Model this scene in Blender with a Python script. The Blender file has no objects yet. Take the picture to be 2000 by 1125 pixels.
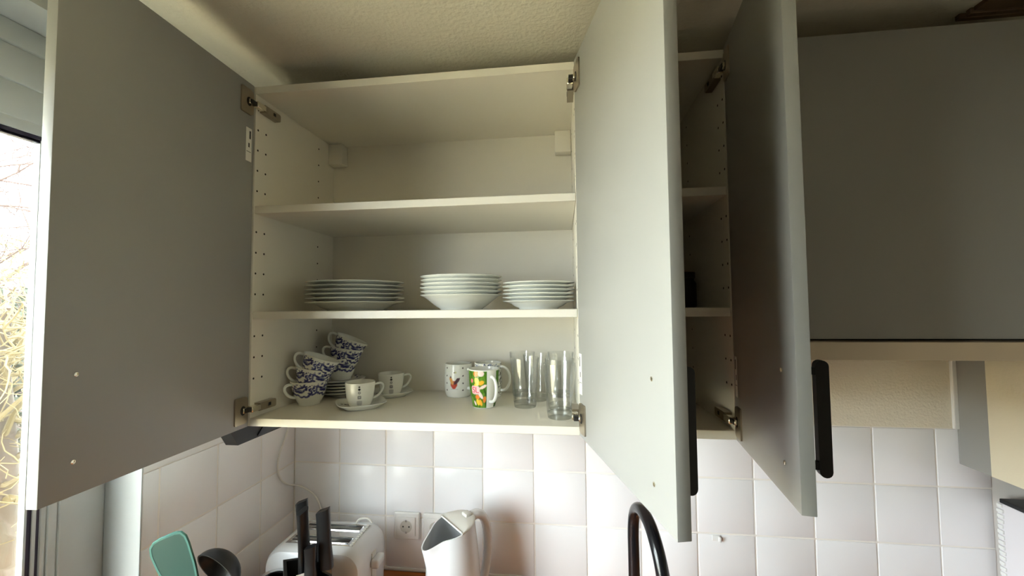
import bpy, bmesh, math, random
import numpy as np
from mathutils import Vector, Matrix

random.seed(7)
rng = np.random.default_rng(7)
SC = bpy.context.scene
COL = SC.collection
S = 0.01                      # everything below is measured in centimetres
PI = math.pi


def lin(r, g, b):
    f = lambda c: c / 12.92 if c <= 0.04045 else ((c + 0.055) / 1.055) ** 2.4
    return (f(r / 255), f(g / 255), f(b / 255), 1.0)


# ------------------------------------------------------------------ camera
F_PX = 803.79
cam_d = bpy.data.cameras.new('camera')
cam_d.sensor_width = 36.0
cam_d.lens = F_PX / 2000 * 36.0
cam_d.clip_start = 0.02
cam_d.clip_end = 100
cam = bpy.data.objects.new('camera', cam_d)
COL.objects.link(cam)
CR = Vector((0.9925268110974438, 0.12166349610569939, -0.009408664521464966))
CF = Vector((-0.12111543535294156, 0.9915873785335357, 0.04566751637934814))
CU = Vector((0.014885582689516712, -0.044186699903127694, 0.9989123860377668))
CP = Vector((74.8553, -89.4329, 27.3245))
cam.matrix_world = Matrix(((CR.x, CU.x, -CF.x, CP.x * S), (CR.y, CU.y, -CF.y, CP.y * S),
                           (CR.z, CU.z, -CF.z, CP.z * S), (0, 0, 0, 1)))
SC.camera = cam

# ------------------------------------------------------------------ world, sun, exposure
SC.view_settings.view_transform = 'Standard'
SC.view_settings.look = 'None'
SC.view_settings.gamma = 1.0
SC.view_settings.use_curve_mapping = False
SC.view_settings.exposure = 5.0
SC.cycles.diffuse_bounces = 8
SC.cycles.transparent_max_bounces = 24

w = bpy.data.worlds.new('overcast_sky')
SC.world = w
w.use_nodes = True
nt = w.node_tree
bg = nt.nodes['Background']
bg.inputs['Color'].default_value = (0.90, 0.965, 1.0, 1)
bg.inputs['Strength'].default_value = 1.0

sun_d = bpy.data.lights.new('sun', 'SUN')
sun_d.energy = 0.8
sun_d.angle = math.radians(8)
sun_d.color = (1.0, 0.91, 0.78)
sun = bpy.data.objects.new('sun', sun_d)
COL.objects.link(sun)
sun.rotation_euler = Vector((-0.35, 0.55, -0.75)).to_track_quat('-Z', 'Y').to_euler()


def portal(name, loc, sx, sy, direction):
    d = bpy.data.lights.new(name, 'AREA')
    d.shape = 'RECTANGLE'
    d.size = sx * S
    d.size_y = sy * S
    d.cycles.is_portal = True
    o = bpy.data.objects.new(name, d)
    COL.objects.link(o)
    o.location = Vector(loc) * S
    o.rotation_euler = Vector(direction).to_track_quat('-Z', 'Y').to_euler()
    return o


portal('window_portal', (-31.6, -76, 13), 128, 132, (1, 0, 0))

# ------------------------------------------------------------------ materials
MATS = {}


def mat(name, col, rough=0.5, metal=0.0, bump=None, var=None, spec=0.5, emit=None):
    """bump = (scale, strength, detail); var = (scale, amount) slight tone variation"""
    m = bpy.data.materials.new(name)
    m.use_nodes = True
    n = m.node_tree
    p = n.nodes['Principled BSDF']
    c = lin(*col) if len(col) == 3 else col
    p.inputs['Base Color'].default_value = c
    p.inputs['Roughness'].default_value = rough
    p.inputs['Metallic'].default_value = metal
    p.inputs['Specular IOR Level'].default_value = spec
    tc = None
    if bump or var:
        tc = n.nodes.new('ShaderNodeTexCoord')
    if bump:
        t = n.nodes.new('ShaderNodeTexNoise')
        t.inputs['Scale'].default_value = bump[0]
        t.inputs['Detail'].default_value = bump[2] if len(bump) > 2 else 3
        b = n.nodes.new('ShaderNodeBump')
        b.inputs['Strength'].default_value = bump[1]
        b.inputs['Distance'].default_value = 0.004
        n.links.new(tc.outputs['Object'], t.inputs['Vector'])
        n.links.new(t.outputs['Fac'], b.inputs['Height'])
        n.links.new(b.outputs['Normal'], p.inputs['Normal'])
    if var:
        t = n.nodes.new('ShaderNodeTexNoise')
        t.inputs['Scale'].default_value = var[0]
        t.inputs['Detail'].default_value = 4
        r = n.nodes.new('ShaderNodeValToRGB')
        k = var[1]
        r.color_ramp.elements[0].position = 0.3
        r.color_ramp.elements[1].position = 0.7
        r.color_ramp.elements[0].color = (c[0] * (1 - k), c[1] * (1 - k), c[2] * (1 - k), 1)
        r.color_ramp.elements[1].color = (min(1, c[0] * (1 + k)), min(1, c[1] * (1 + k)), min(1, c[2] * (1 + k)), 1)
        n.links.new(tc.outputs['Object'], t.inputs['Vector'])
        n.links.new(t.outputs['Fac'], r.inputs['Fac'])
        n.links.new(r.outputs['Color'], p.inputs['Base Color'])
    MATS[name] = m
    return m


def mat_vcol(name, rough=0.15):
    m = mat(name, (255, 255, 255), rough)
    n = m.node_tree
    a = n.nodes.new('ShaderNodeAttribute')
    a.attribute_name = 'Col'
    n.links.new(a.outputs['Color'], n.nodes['Principled BSDF'].inputs['Base Color'])
    return m


def mat_wood(name, c1, c2, rough=0.45, axis='X', scale=6):
    m = mat(name, c1, rough)
    n = m.node_tree
    p = n.nodes['Principled BSDF']
    tc = n.nodes.new('ShaderNodeTexCoord')
    mp = n.nodes.new('ShaderNodeMapping')
    sc = {'X': (0.6, 9, 9), 'Y': (9, 0.6, 9), 'Z': (9, 9, 0.6)}[axis]
    mp.inputs['Scale'].default_value = sc
    t = n.nodes.new('ShaderNodeTexNoise')
    t.inputs['Scale'].default_value = scale
    t.inputs['Detail'].default_value = 6
    r = n.nodes.new('ShaderNodeValToRGB')
    r.color_ramp.elements[0].position = 0.35
    r.color_ramp.elements[1].position = 0.65
    r.color_ramp.elements[0].color = lin(*c1)
    r.color_ramp.elements[1].color = lin(*c2)
    n.links.new(tc.outputs['Object'], mp.inputs['Vector'])
    n.links.new(mp.outputs['Vector'], t.inputs['Vector'])
    n.links.new(t.outputs['Fac'], r.inputs['Fac'])
    n.links.new(r.outputs['Color'], p.inputs['Base Color'])
    return m


def mat_glass_sheet(name, edge=0.55, tint=(0.96, 0.985, 0.97), gloss=1.0):
    """thin clear glass wall: see-through straight on, mirror-like and darker at grazing angles"""
    m = bpy.data.materials.new(name)
    m.use_nodes = True
    n = m.node_tree
    n.nodes.clear()
    out = n.nodes.new('ShaderNodeOutputMaterial')
    tr = n.nodes.new('ShaderNodeBsdfTransparent')
    gl = n.nodes.new('ShaderNodeBsdfGlossy')
    gl.inputs['Roughness'].default_value = 0.02
    gl.inputs['Color'].default_value = (gloss, gloss, gloss, 1)
    lw = n.nodes.new('ShaderNodeLayerWeight')
    lw.inputs['Blend'].default_value = 0.5            # facing = 1 - |cos|
    pw = n.nodes.new('ShaderNodeMath'); pw.operation = 'POWER'; pw.inputs[1].default_value = 5
    fr = n.nodes.new('ShaderNodeMath'); fr.operation = 'MULTIPLY_ADD'
    fr.inputs[1].default_value = 0.9; fr.inputs[2].default_value = 0.04
    p3 = n.nodes.new('ShaderNodeMath'); p3.operation = 'POWER'; p3.inputs[1].default_value = 2.5
    n.links.new(lw.outputs['Facing'], pw.inputs[0])
    n.links.new(pw.outputs[0], fr.inputs[0])
    n.links.new(lw.outputs['Facing'], p3.inputs[0])
    mx = n.nodes.new('ShaderNodeMix')
    mx.data_type = 'RGBA'
    mx.inputs[6].default_value = (*tint, 1)
    mx.inputs[7].default_value = (tint[0] * edge, tint[1] * edge, tint[2] * edge, 1)
    ms = n.nodes.new('ShaderNodeMixShader')
    n.links.new(p3.outputs[0], mx.inputs[0])
    n.links.new(mx.outputs[2], tr.inputs['Color'])
    n.links.new(fr.outputs[0], ms.inputs['Fac'])
    n.links.new(tr.outputs['BSDF'], ms.inputs[1])
    n.links.new(gl.outputs['BSDF'], ms.inputs[2])
    n.links.new(ms.outputs['Shader'], out.inputs['Surface'])
    MATS[name] = m
    return m


M_door = mat('grey_front', (149, 150, 148), 0.42, bump=(900, 0.02, 2))
M_edge = mat('grey_edge', (150, 150, 148), 0.4)
M_cab = mat('white_melamine', (222, 218, 208), 0.4)
M_shelf = mat('white_shelf', (224, 220, 211), 0.38)
M_hole = mat('peg_hole', (35, 28, 20), 0.8)
M_nickel = mat('nickel', (176, 166, 150), 0.32, 1.0)
M_bright = mat('bright_steel', (235, 230, 215), 0.2, 1.0)
M_darkmetal = mat('dark_gap', (22, 20, 18), 0.5)
M_label = mat('sticker', (225, 225, 220), 0.6)
M_ink = mat('ink', (60, 60, 62), 0.7)
M_black = mat('black_metal', (20, 20, 22), 0.4, 0.0)
M_blackgloss = mat('black_plastic', (14, 15, 19), 0.22)
M_blackmatt = mat('black_matt', (9, 10, 12), 0.4)
M_wall = mat('plaster', (230, 223, 205), 0.85, bump=(160, 0.55, 4))
M_ceil = mat('ceiling_plaster', (206, 202, 188), 0.9, bump=(110, 0.5, 5))
M_reveal = mat('reveal_paint', (178, 181, 181), 0.6)
M_tile = mat('tile_glaze', (240, 240, 242), 0.26, bump=(26, 0.10, 3), var=(3, 0.02))
M_grout = mat('grout', (236, 232, 226), 0.8)
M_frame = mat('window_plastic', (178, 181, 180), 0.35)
M_white = mat('white_trim', (230, 230, 228), 0.35)
M_gasket = mat('gasket', (38, 32, 52), 0.5)
M_pane = mat_glass_sheet('window_glass', 0.9, (0.98, 0.99, 0.985))
M_steel = mat('brushed_steel', (196, 184, 168), 0.3, 1.0, bump=(60, 0.05))
M_room = mat('room_paint', (166, 154, 134), 0.8, bump=(120, 0.3))
M_floor = mat_wood('wood_floor', (116, 108, 94), (138, 128, 112), 0.4, 'X')
M_counter = mat_wood('wood_worktop', (150, 84, 34), (186, 112, 50), 0.4, 'X')
M_brown = mat('brown_wood', (92, 70, 48), 0.6, var=(5, 0.15))
M_china = mat('white_porcelain', (228, 230, 226), 0.16)
M_plastic = mat('white_plastic', (202, 204, 206), 0.25)
M_plastic2 = mat('offwhite_plastic', (196, 194, 186), 0.35)
M_clear = mat('grey_clear_plastic', (150, 152, 152), 0.2)
M_green = mat('green_silicone', (30, 62, 53), 0.45)
M_greenrim = mat('pale_green_edge', (62, 104, 94), 0.4)
M_chrome = mat('chrome', (215, 215, 215), 0.12, 1.0)
M_slot = mat('slot_dark', (20, 19, 20), 0.6)
M_glass = mat_glass_sheet('tumbler_glass', 0.7, (0.992, 0.996, 0.994), 1.0)
M_base = mat_glass_sheet('tumbler_base', 0.55, (0.93, 0.945, 0.94))
M_cordm = mat('cord_white', (224, 222, 216), 0.5)
M_cream = mat('cream_panel', (226, 216, 190), 0.6, bump=(120, 0.2))
M_greypanel = mat('grey_panel', (150, 150, 146), 0.5)
M_appl = mat('appliance_white', (232, 228, 232), 0.35)
M_brass = mat('brass', (190, 160, 90), 0.3, 1.0)
M_carton = mat('carton', (120, 116, 104), 0.7)
M_darkjar = mat('dark_jar', (30, 27, 22), 0.4)
M_blue = mat_vcol('blue_flower_china', 0.18)
M_print = mat_vcol('printed_china', 0.16)
M_bark = mat('bark', (46, 34, 20), 0.9, bump=(20, 0.8, 5), var=(6, 0.2))
M_twig = mat('yellow_twig', (62, 50, 15), 0.8)
M_twig2 = mat('red_twig', (56, 40, 36), 0.8)
M_leaf = mat('evergreen', (28, 34, 19), 0.8, var=(8, 0.35))
M_grass = mat('lawn', (168, 156, 126), 0.9, var=(3, 0.3))


# ------------------------------------------------------------------ mesh builder (cm in, metres out)
class MB:
    def __init__(self):
        self.v, self.f, self.m, self.c = [], [], [], {}

    def add(self, vs, fs, mi=0, xf=None):
        o = len(self.v)
        for p in vs:
            p = Vector(p)
            self.v.append(xf(p) if xf else p)
        for f in fs:
            self.f.append(tuple(i + o for i in f))
            self.m.append(mi)
        return o

    def box(self, x0, x1, y0, y1, z0, z1, mi=0, bev=0.0, seg=1, xf=None):
        bm = bmesh.new()
        bmesh.ops.create_cube(bm, size=1)
        for v in bm.verts:
            v.co = Vector((x0 + (v.co.x + .5) * (x1 - x0), y0 + (v.co.y + .5) * (y1 - y0), z0 + (v.co.z + .5) * (z1 - z0)))
        if bev > 0:
            bmesh.ops.bevel(bm, geom=list(bm.edges), offset=bev, segments=seg, profile=0.5, affect='EDGES')
        bm.verts.index_update()
        self.add([v.co.copy() for v in bm.verts], [tuple(v.index for v in f.verts) for f in bm.faces], mi, xf)
        bm.free()
        return self

    def prism(self, pts, axis, a, b, mi=0, xf=None):
        """extrude polygon pts (2d) along axis from a to b"""
        n = len(pts)
        def mk(p, t):
            if axis == 'X': return (t, p[0], p[1])
            if axis == 'Y': return (p[0], t, p[1])
            return (p[0], p[1], t)
        vs = [mk(p, a) for p in pts] + [mk(p, b) for p in pts]
        fs = [tuple(range(n))[::-1], tuple(range(n, 2 * n))]
        for i in range(n):
            j = (i + 1) % n
            fs.append((i, j, n + j, n + i))
        self.add(vs, fs, mi, xf)
        return self

    def lathe(self, prof, n=48, mi=0, c=(0, 0, 0), xf=None, close=False):
        vs, fs = [], []
        k = len(prof)
        for (r, z) in prof:
            for i in range(n):
                a = 2 * PI * i / n
                vs.append((c[0] + r * math.cos(a), c[1] + r * math.sin(a), c[2] + z))
        for j in range(k - 1):
            for i in range(n):
                i2 = (i + 1) % n
                fs.append((j * n + i, j * n + i2, (j + 1) * n + i2, (j + 1) * n + i))
        if prof[0][0] > 1e-6: fs.append(tuple(range(n))[::-1])
        if prof[-1][0] > 1e-6: fs.append(tuple((k - 1) * n + i for i in range(n)))
        self.add(vs, fs, mi, xf)
        return self

    def tube(self, pts, rad, n=10, mi=0, xf=None, flat=1.0, up=None, cap=True):
        pts = [Vector(p) for p in pts]
        k = len(pts)
        if not isinstance(rad, (list, tuple)): rad = [rad] * k
        vs, fs = [], []
        prev = None
        for i, p in enumerate(pts):
            t = (pts[min(i + 1, k - 1)] - pts[max(i - 1, 0)])
            if t.length < 1e-9: t = Vector((0, 0, 1))
            t.normalize()
            if prev is None:
                u = Vector(up) if up else (Vector((0, 0, 1)) if abs(t.z) < .9 else Vector((1, 0, 0)))
            else:
                u = prev
            u = (u - t * u.dot(t))
            if u.length < 1e-6: u = t.orthogonal()
            u.normalize()
            prev = u
            s = t.cross(u)
            for j in range(n):
                a = 2 * PI * j / n
                vs.append(p + (u * math.cos(a) * flat + s * math.sin(a)) * rad[i])
        for i in range(k - 1):
            for j in range(n):
                j2 = (j + 1) % n
                fs.append((i * n + j, i * n + j2, (i + 1) * n + j2, (i + 1) * n + j))
        if cap:
            fs.append(tuple(range(n))[::-1])
            fs.append(tuple((k - 1) * n + j for j in range(n)))
        self.add(vs, fs, mi, xf)
        return self

    def build(self, name, mats, parent=None, origin=(0, 0, 0), smooth=40, recalc=True, cols=None):
        og = Vector(origin)
        me = bpy.data.meshes.new(name)
        me.from_pydata([tuple((p - og) * S) for p in self.v], [], self.f)
        if not isinstance(mats, (list, tuple)): mats = [mats]
        for m in mats: me.materials.append(m)
        if len(mats) > 1:
            me.polygons.foreach_set('material_index', self.m)
        if recalc:
            bm = bmesh.new()
            bm.from_mesh(me)
            bmesh.ops.recalc_face_normals(bm, faces=bm.faces)
            bm.to_mesh(me)
            bm.free()
        if smooth:
            me.polygons.foreach_set('use_smooth', [True] * len(me.polygons))
            me.set_sharp_from_angle(angle=math.radians(smooth))
        if cols is not None:
            a = me.color_attributes.new('Col', 'FLOAT_COLOR', 'POINT')
            a.data.foreach_set('color', np.asarray(cols, dtype=np.float32).ravel())
        o = bpy.data.objects.new(name, me)
        COL.objects.link(o)
        if parent is not None:
            o.parent = parent
        else:
            o.location = og * S
        return o


def tag(o, label, cat, group=None, kind=None):
    o['label'] = label
    o['category'] = cat
    if group: o['group'] = group
    if kind: o['kind'] = kind
    return o


def thing(name, label, cat, loc, rotz=0.0, group=None, rot=None):
    o = bpy.data.objects.new(name, None)
    o.empty_display_size = 0.02
    COL.objects.link(o)
    o.location = Vector(loc) * S
    o.rotation_euler = rot if rot else (0, 0, rotz)
    return tag(o, label, cat, group)


def copy_tree(o, parent=None):
    c = o.copy()
    COL.objects.link(c)
    if parent is not None:
        c.parent = parent
        c.matrix_parent_inverse = o.matrix_parent_inverse.copy()
    for ch in list(o.children):
        copy_tree(ch, c)
    return c


# ------------------------------------------------------------------ setting
CEIL, FLOOR = 87.0, -146.0
D = 38.0                     # back wall
XL, XR = -12.9, 240.0        # left and right wall
YB = -330.0                  # wall behind the camera
TP, TX, TZ = 15.705, 18.376, -6.933   # tile pitch, a vertical joint, top of the tiles
CTR = -54.8                  # worktop height

m = MB(); m.box(XL - 30, XR + 12, YB - 12, D + 12, FLOOR - 10, FLOOR)
fl = m.build('floor', M_floor, origin=(100, -100, FLOOR)); tag(fl, 'brown wooden kitchen floor', 'floor', kind='structure')
m = MB(); m.box(XL - 30, XR + 12, YB - 12, D + 12, CEIL, CEIL + 10)
ce = m.build('ceiling', M_ceil, origin=(100, -100, CEIL)); tag(ce, 'rough off-white plaster ceiling above the open cabinets', 'ceiling', kind='structure')

wb = thing('wall_back', 'back wall, square white tiles below and rough plaster behind the cabinets', 'wall', (90, D, FLOOR))
wb['kind'] = 'structure'
m = MB(); m.box(XL - 30, XR + 12, D + 0.22, D + 12, FLOOR, CEIL)
m.build('grout_bed', M_grout, wb, (90, D, FLOOR))
m = MB(); m.box(XL, XR, D - 0.1, D + 0.21, TZ + 0.1, CEIL)
m.build('plaster', M_wall, wb, (90, D, FLOOR))


def tile_mesh(wd, ht):
    m = MB(); m.box(-wd / 2, wd / 2, 0, 0.6, -ht / 2, ht / 2, 0, 0.14, 2)
    o = m.build('tile', M_tile)
    me = o.data
    bpy.data.objects.remove(o)
    return me


T_ME = tile_mesh(TP - 0.5, TP - 0.5)
nx0 = math.floor((XL - TX) / TP)
k = nx0
while TX + k * TP < 188.6:
    x0, x1 = max(TX + k * TP, XL), min(TX + (k + 1) * TP, 188.6)
    k += 1
    if x1 - x0 < 1.2: continue
    for r in range(3):
        z1 = TZ - r * TP
        z0 = z1 - TP
        if x1 - x0 < TP - 0.1:
            me = tile_mesh(x1 - x0 - 0.42, TP - 0.42)
        else:
            me = T_ME
        o = bpy.data.objects.new('tile', me)
        COL.objects.link(o)
        o.parent = wb
        o.location = Vector(((x0 + x1) / 2 - 90, rng.uniform(-0.03, 0.03), (z0 + z1) / 2 - FLOOR)) * S
        o.rotation_euler = (rng.uniform(-.004, .004), 0, rng.uniform(-.004, .004))
m = MB(); m.box(XL, 188.6, D - 0.35, D + 0.5, CTR + 0.05, CTR + 1.0, 0, 0.3, 2)
m.build('sealing_strip', M_white, wb, (90, D, FLOOR))

# left wall with the window opening
WY0, WY1 = -11.6, -140.0      # opening along Y
WZ0, WZ1 = -53.0, 79.3        # opening in height
XO = -31.0                    # outer face
wl = thing('wall_left', 'left wall with the window, tiled towards the corner', 'wall', (XL, 0, FLOOR))
wl['kind'] = 'structure'
m = MB()
m.box(XO, XL - 0.3, WY0, D + 0.2, FLOOR, CEIL)
m.box(XO, XL, YB - 12, WY1, FLOOR, CEIL)
m.box(XO, XL, WY1, WY0, FLOOR, WZ0)
m.box(XO, XL, WY1, WY0, WZ1, CEIL)
m.build('masonry', M_reveal, wl, (XL, 0, FLOOR))
m = MB(); m.box(XL - 0.3, XL - 0.2, WY0, D, FLOOR, TZ + .1)
m.build('grout_bed', M_grout, wl, (XL, 0, FLOOR))
m = MB(); m.box(XL - 0.21, XL + 0.1, WY0, D, TZ + 0.1, CEIL)
m.build('plaster', M_white, wl, (XL, 0, FLOOR))
m = MB(); m.box(-21.6, XL + 0.02, WY0 - 0.3, WY0 + 0.02, WZ0, WZ1 - .02, 0, 0.25, 2)
m.build('reveal_plaster', M_reveal, wl, (XL, 0, FLOOR))
ys = [WY0, -7.8, 7.55, 22.9, D]
for a, b in zip(ys[:-1], ys[1:]):
    for r in range(3):
        zc = TZ - (r + .5) * TP
        me = T_ME if b - a > TP - 0.1 else tile_mesh(b - a - 0.42, TP - 0.42)
        o = bpy.data.objects.new('tile', me)
        COL.objects.link(o)
        o.parent = wl
        o.location = Vector((-0.03 + rng.uniform(-.03, .03), (a + b) / 2, zc - FLOOR)) * S
        o.rotation_euler = (rng.uniform(-.004, .004), 0, PI / 2 + rng.uniform(-.004, .004))

m = MB(); m.box(XR, XR + 12, YB - 12, D + 12, FLOOR, CEIL)
o = m.build('wall_right', M_room, origin=(XR, 0, FLOOR)); tag(o, 'plain plaster wall on the right side of the kitchen', 'wall', kind='structure')
m = MB(); m.box(XL - 30, XR + 12, YB - 12, YB, FLOOR, CEIL)
o = m.build('wall_rear', M_room, origin=(0, YB, FLOOR)); tag(o, 'plain plaster wall behind the viewer', 'wall', kind='structure')

# window
wn = thing('window_1', 'white framed kitchen window behind the left cabinet door, tree outside', 'window', (-36, -72, WZ0))
wn['kind'] = 'structure'
WO = (-36, -72, WZ0)


def bars(m, x0, x1, y0, y1, z0, z1, ws, wt, wb_, bev=0.3, mi=0):
    '''rectangular frame of four bars between y0 (far) and y1 (near): sides ws, top wt, bottom wb_ wide'''
    m.box(x0, x1, y0 - ws, y0, z0, z1, mi, bev, 2)
    m.box(x0, x1, y1, y1 + ws, z0, z1, mi, bev, 2)
    m.box(x0 + .03, x1 - .03, y1 + ws * .9, y0 - ws * .9, z1 - wt, z1, mi, bev, 2)
    m.box(x0 + .03, x1 - .03, y1 + ws * .9, y0 - ws * .9, z0, z0 + wb_, mi, bev, 2)


m = MB(); bars(m, -25.5, -21.7, WY0 - .02, WY1 + .02, WZ0 + .02, WZ1 - .02, 8.0, 4.2, 6, 0.3)
ymid = (WY0 + WY1) / 2
m.build('outer_frame', M_frame, wn, WO)
for (ya, yb) in ((WY0 - 8.0, WY1 + 8.0),):
    za, zb = WZ0 + 6, 75.1
    m = MB()
    bars(m, -24.6, -22.1, ya, yb, za, zb, 1.45, 6.5, 1.45, 0.3)
    bars(m, -24.5, -22.5, ya - 1.4, yb + 1.4, za + 1.4, zb - 6.4, 1.0, 6.4, 1.0, 0.35)
    bars(m, -24.4, -22.7, ya - 2.9, yb + 2.9, za + 2.9, zb - 12.7, .6, 2.0, .6, 0.1)
    bars(m, -24.35, -22.95, ya - 4.1, yb + 4.1, za + 4.1, zb - 15.4, .45, .5, .45, 0.1)
    sash = m.build('sash', M_frame, wn, WO)
    m = MB()
    bars(m, -24.3, -22.85, ya - 2.35, yb + 2.35, za + 2.35, zb - 12.5, .6, .5, .6, 0.03)
    bars(m, -24.2, -22.95, ya - 3.45, yb + 3.45, za + 3.45, zb - 14.5, .7, 1.5, .7, 0.03)
    m.build('gasket', M_gasket, sash, WO)
    for xg in (-23.2, -23.85):
        m = MB(); m.box(xg - .25, xg, yb + 4.2, ya - 4.2, za + 4.2, zb - 15.6)
        m.build('pane', M_pane, sash, WO, smooth=None)
m = MB(); m.box(-21.6, XL + 2.5, WY1 + 0.1, WY0 - 0.6, WZ0 + 0.02, WZ0 + 2, 0, 0.4, 2)
m.build('sill', M_frame, wn, WO)

# brown ceiling trim at the upper right
m = MB()
m.box(158.2, 236, -70, 1.9, 86.2, 87.2, 0, 0.12)
m.box(157.8, 236, 2.0, 3.1, 85.8, 87.2, 0, 0.12)
m.box(157.2, 236, 3.6, 4.8, 86.0, 87.2, 0, 0.12)
o = m.build('trim_1', M_brown, origin=(190, -20, 84)); tag(o, 'dark brown stepped wooden panel on the ceiling at the upper right', 'trim', kind='structure')

# ------------------------------------------------------------------ outside
m = MB(); m.box(-2500, XO - 20, -1500, 2500, FLOOR - 60, FLOOR - 30)
o = m.build('ground', M_grass, origin=(-500, 0, FLOOR - 30)); tag(o, 'grassy garden ground outside the window', 'ground', kind='structure')
GZ = FLOOR - 30


def wander(p, d, n, step, wob, taper, r0):
    pts, rad = [Vector(p)], [r0]
    d = Vector(d).normalized()
    for i in range(n):
        d = (d + Vector(rng.normal(0, wob, 3))).normalized()
        pts.append(pts[-1] + d * step)
        rad.append(max(0.25, r0 * (1 - taper * (i + 1) / n)))
    return pts, rad


def tree(loc, label, h, r0, nbr, tw_mat, spread):
    t = thing('garden_tree', label, 'tree', loc)
    m = MB()
    tp, tr = wander(loc, (0.06, 0.02, 1), 14, h / 14, 0.07, 0.85, r0)
    m.tube(tp, tr, 12)
    m.build('trunk', M_bark, t, loc)
    m = MB()
    tw = MB()
    for i in range(nbr):
        k = int(rng.integers(3, 14))
        a = rng.uniform(0, 2 * PI)
        bp, br = wander(tp[k], (math.cos(a), math.sin(a), rng.uniform(0.0, 0.9)), 9, spread / 9, 0.22, 0.85, max(0.9, tr[k] * 0.28))
        m.tube(bp, br, 6)
        for q in range(16):
            kk = int(rng.integers(2, 10))
            cp, cr = wander(bp[kk], rng.normal(0, 1, 3) + np.array([0, 0, 0.3]), 8, spread / 22, 0.5, 0.7, 0.5)
            tw.tube(cp, cr, 4)
    m.build('branches', M_twig2 if tw_mat is M_twig2 else M_twig, t, loc)['kind'] = 'stuff'
    tw.build('twigs', tw_mat, t, loc)['kind'] = 'stuff'
    return t


tree((-300, 147, GZ), 'bare twisted tree with a thick tan trunk and yellow twigs outside the window', 215, 13, 52, M_twig, 130)
tree((-520, 300, GZ), 'taller bare tree with thin reddish branches against the white sky', 520, 11, 70, M_twig2, 230)


def shrub(loc, label, rx, rz, n):
    t = MB()
    c = Vector(loc)
    for i in range(n):
        d = rng.normal(0, 1, 3)
        d /= np.linalg.norm(d)
        rr = rng.uniform(0.55, 1.0)
        p = c + Vector((d[0] * rx * rr, d[1] * rx * rr, rz + d[2] * rz * rr))
        s = rng.uniform(4, 9)
        u = Vector(rng.normal(0, 1, 3)).normalized()
        v = u.orthogonal().normalized()
        t.add([p - u * s, p + v * s * .5, p + u * s, p - v * s * .5], [(0, 1, 2, 3)])
    o = t.build('garden_shrub', M_leaf, None, loc, smooth=None, recalc=False)
    return tag(o, label, 'shrub')


shrub((-430, 250, GZ), 'dark green leafy shrub behind the tree trunk outside the window', 70, 113, 2600)
shrub((-640, 330, GZ), 'broad dark green hedge bush farther back in the garden', 150, 118, 3400)

# ------------------------------------------------------------------ wall cabinets
CH, T = 81.25, 1.8
H1, H2, DB = 50.22, 24.94, 34.4


def hinge_arm(m, side, xin, zc, doorx):
    """steel arm on the inside of a side panel; side=+1 when the panel is left of the arm"""
    s = side
    # bright link crossing to the door plate, body tapering into the cabinet
    lo, hi = lambda u, v: min(xin + s * u, xin + s * v), lambda u, v: max(xin + s * u, xin + s * v)
    m.prism([(1.3, zc - .95), (6.6, zc - 1.0), (6.9, zc - .7), (6.9, zc + .6), (6.6, zc + .9), (1.3, zc + .95)], 'X', lo(.05, 1.5), hi(.05, 1.5), 0)
    m.box(lo(.3, 1.65), hi(.3, 1.65), -1.3, 1.6, zc - .75, zc + .7, 1, 0.15)
    m.box(lo(1.45, 1.56), hi(1.45, 1.56), 4.2, 5.0, zc - .35, zc + .4, 2)
    m.box(lo(.25, 1.3), hi(.25, 1.3), -2.8, -1.0, zc - .5, zc + .5, 2, .1)


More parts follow.
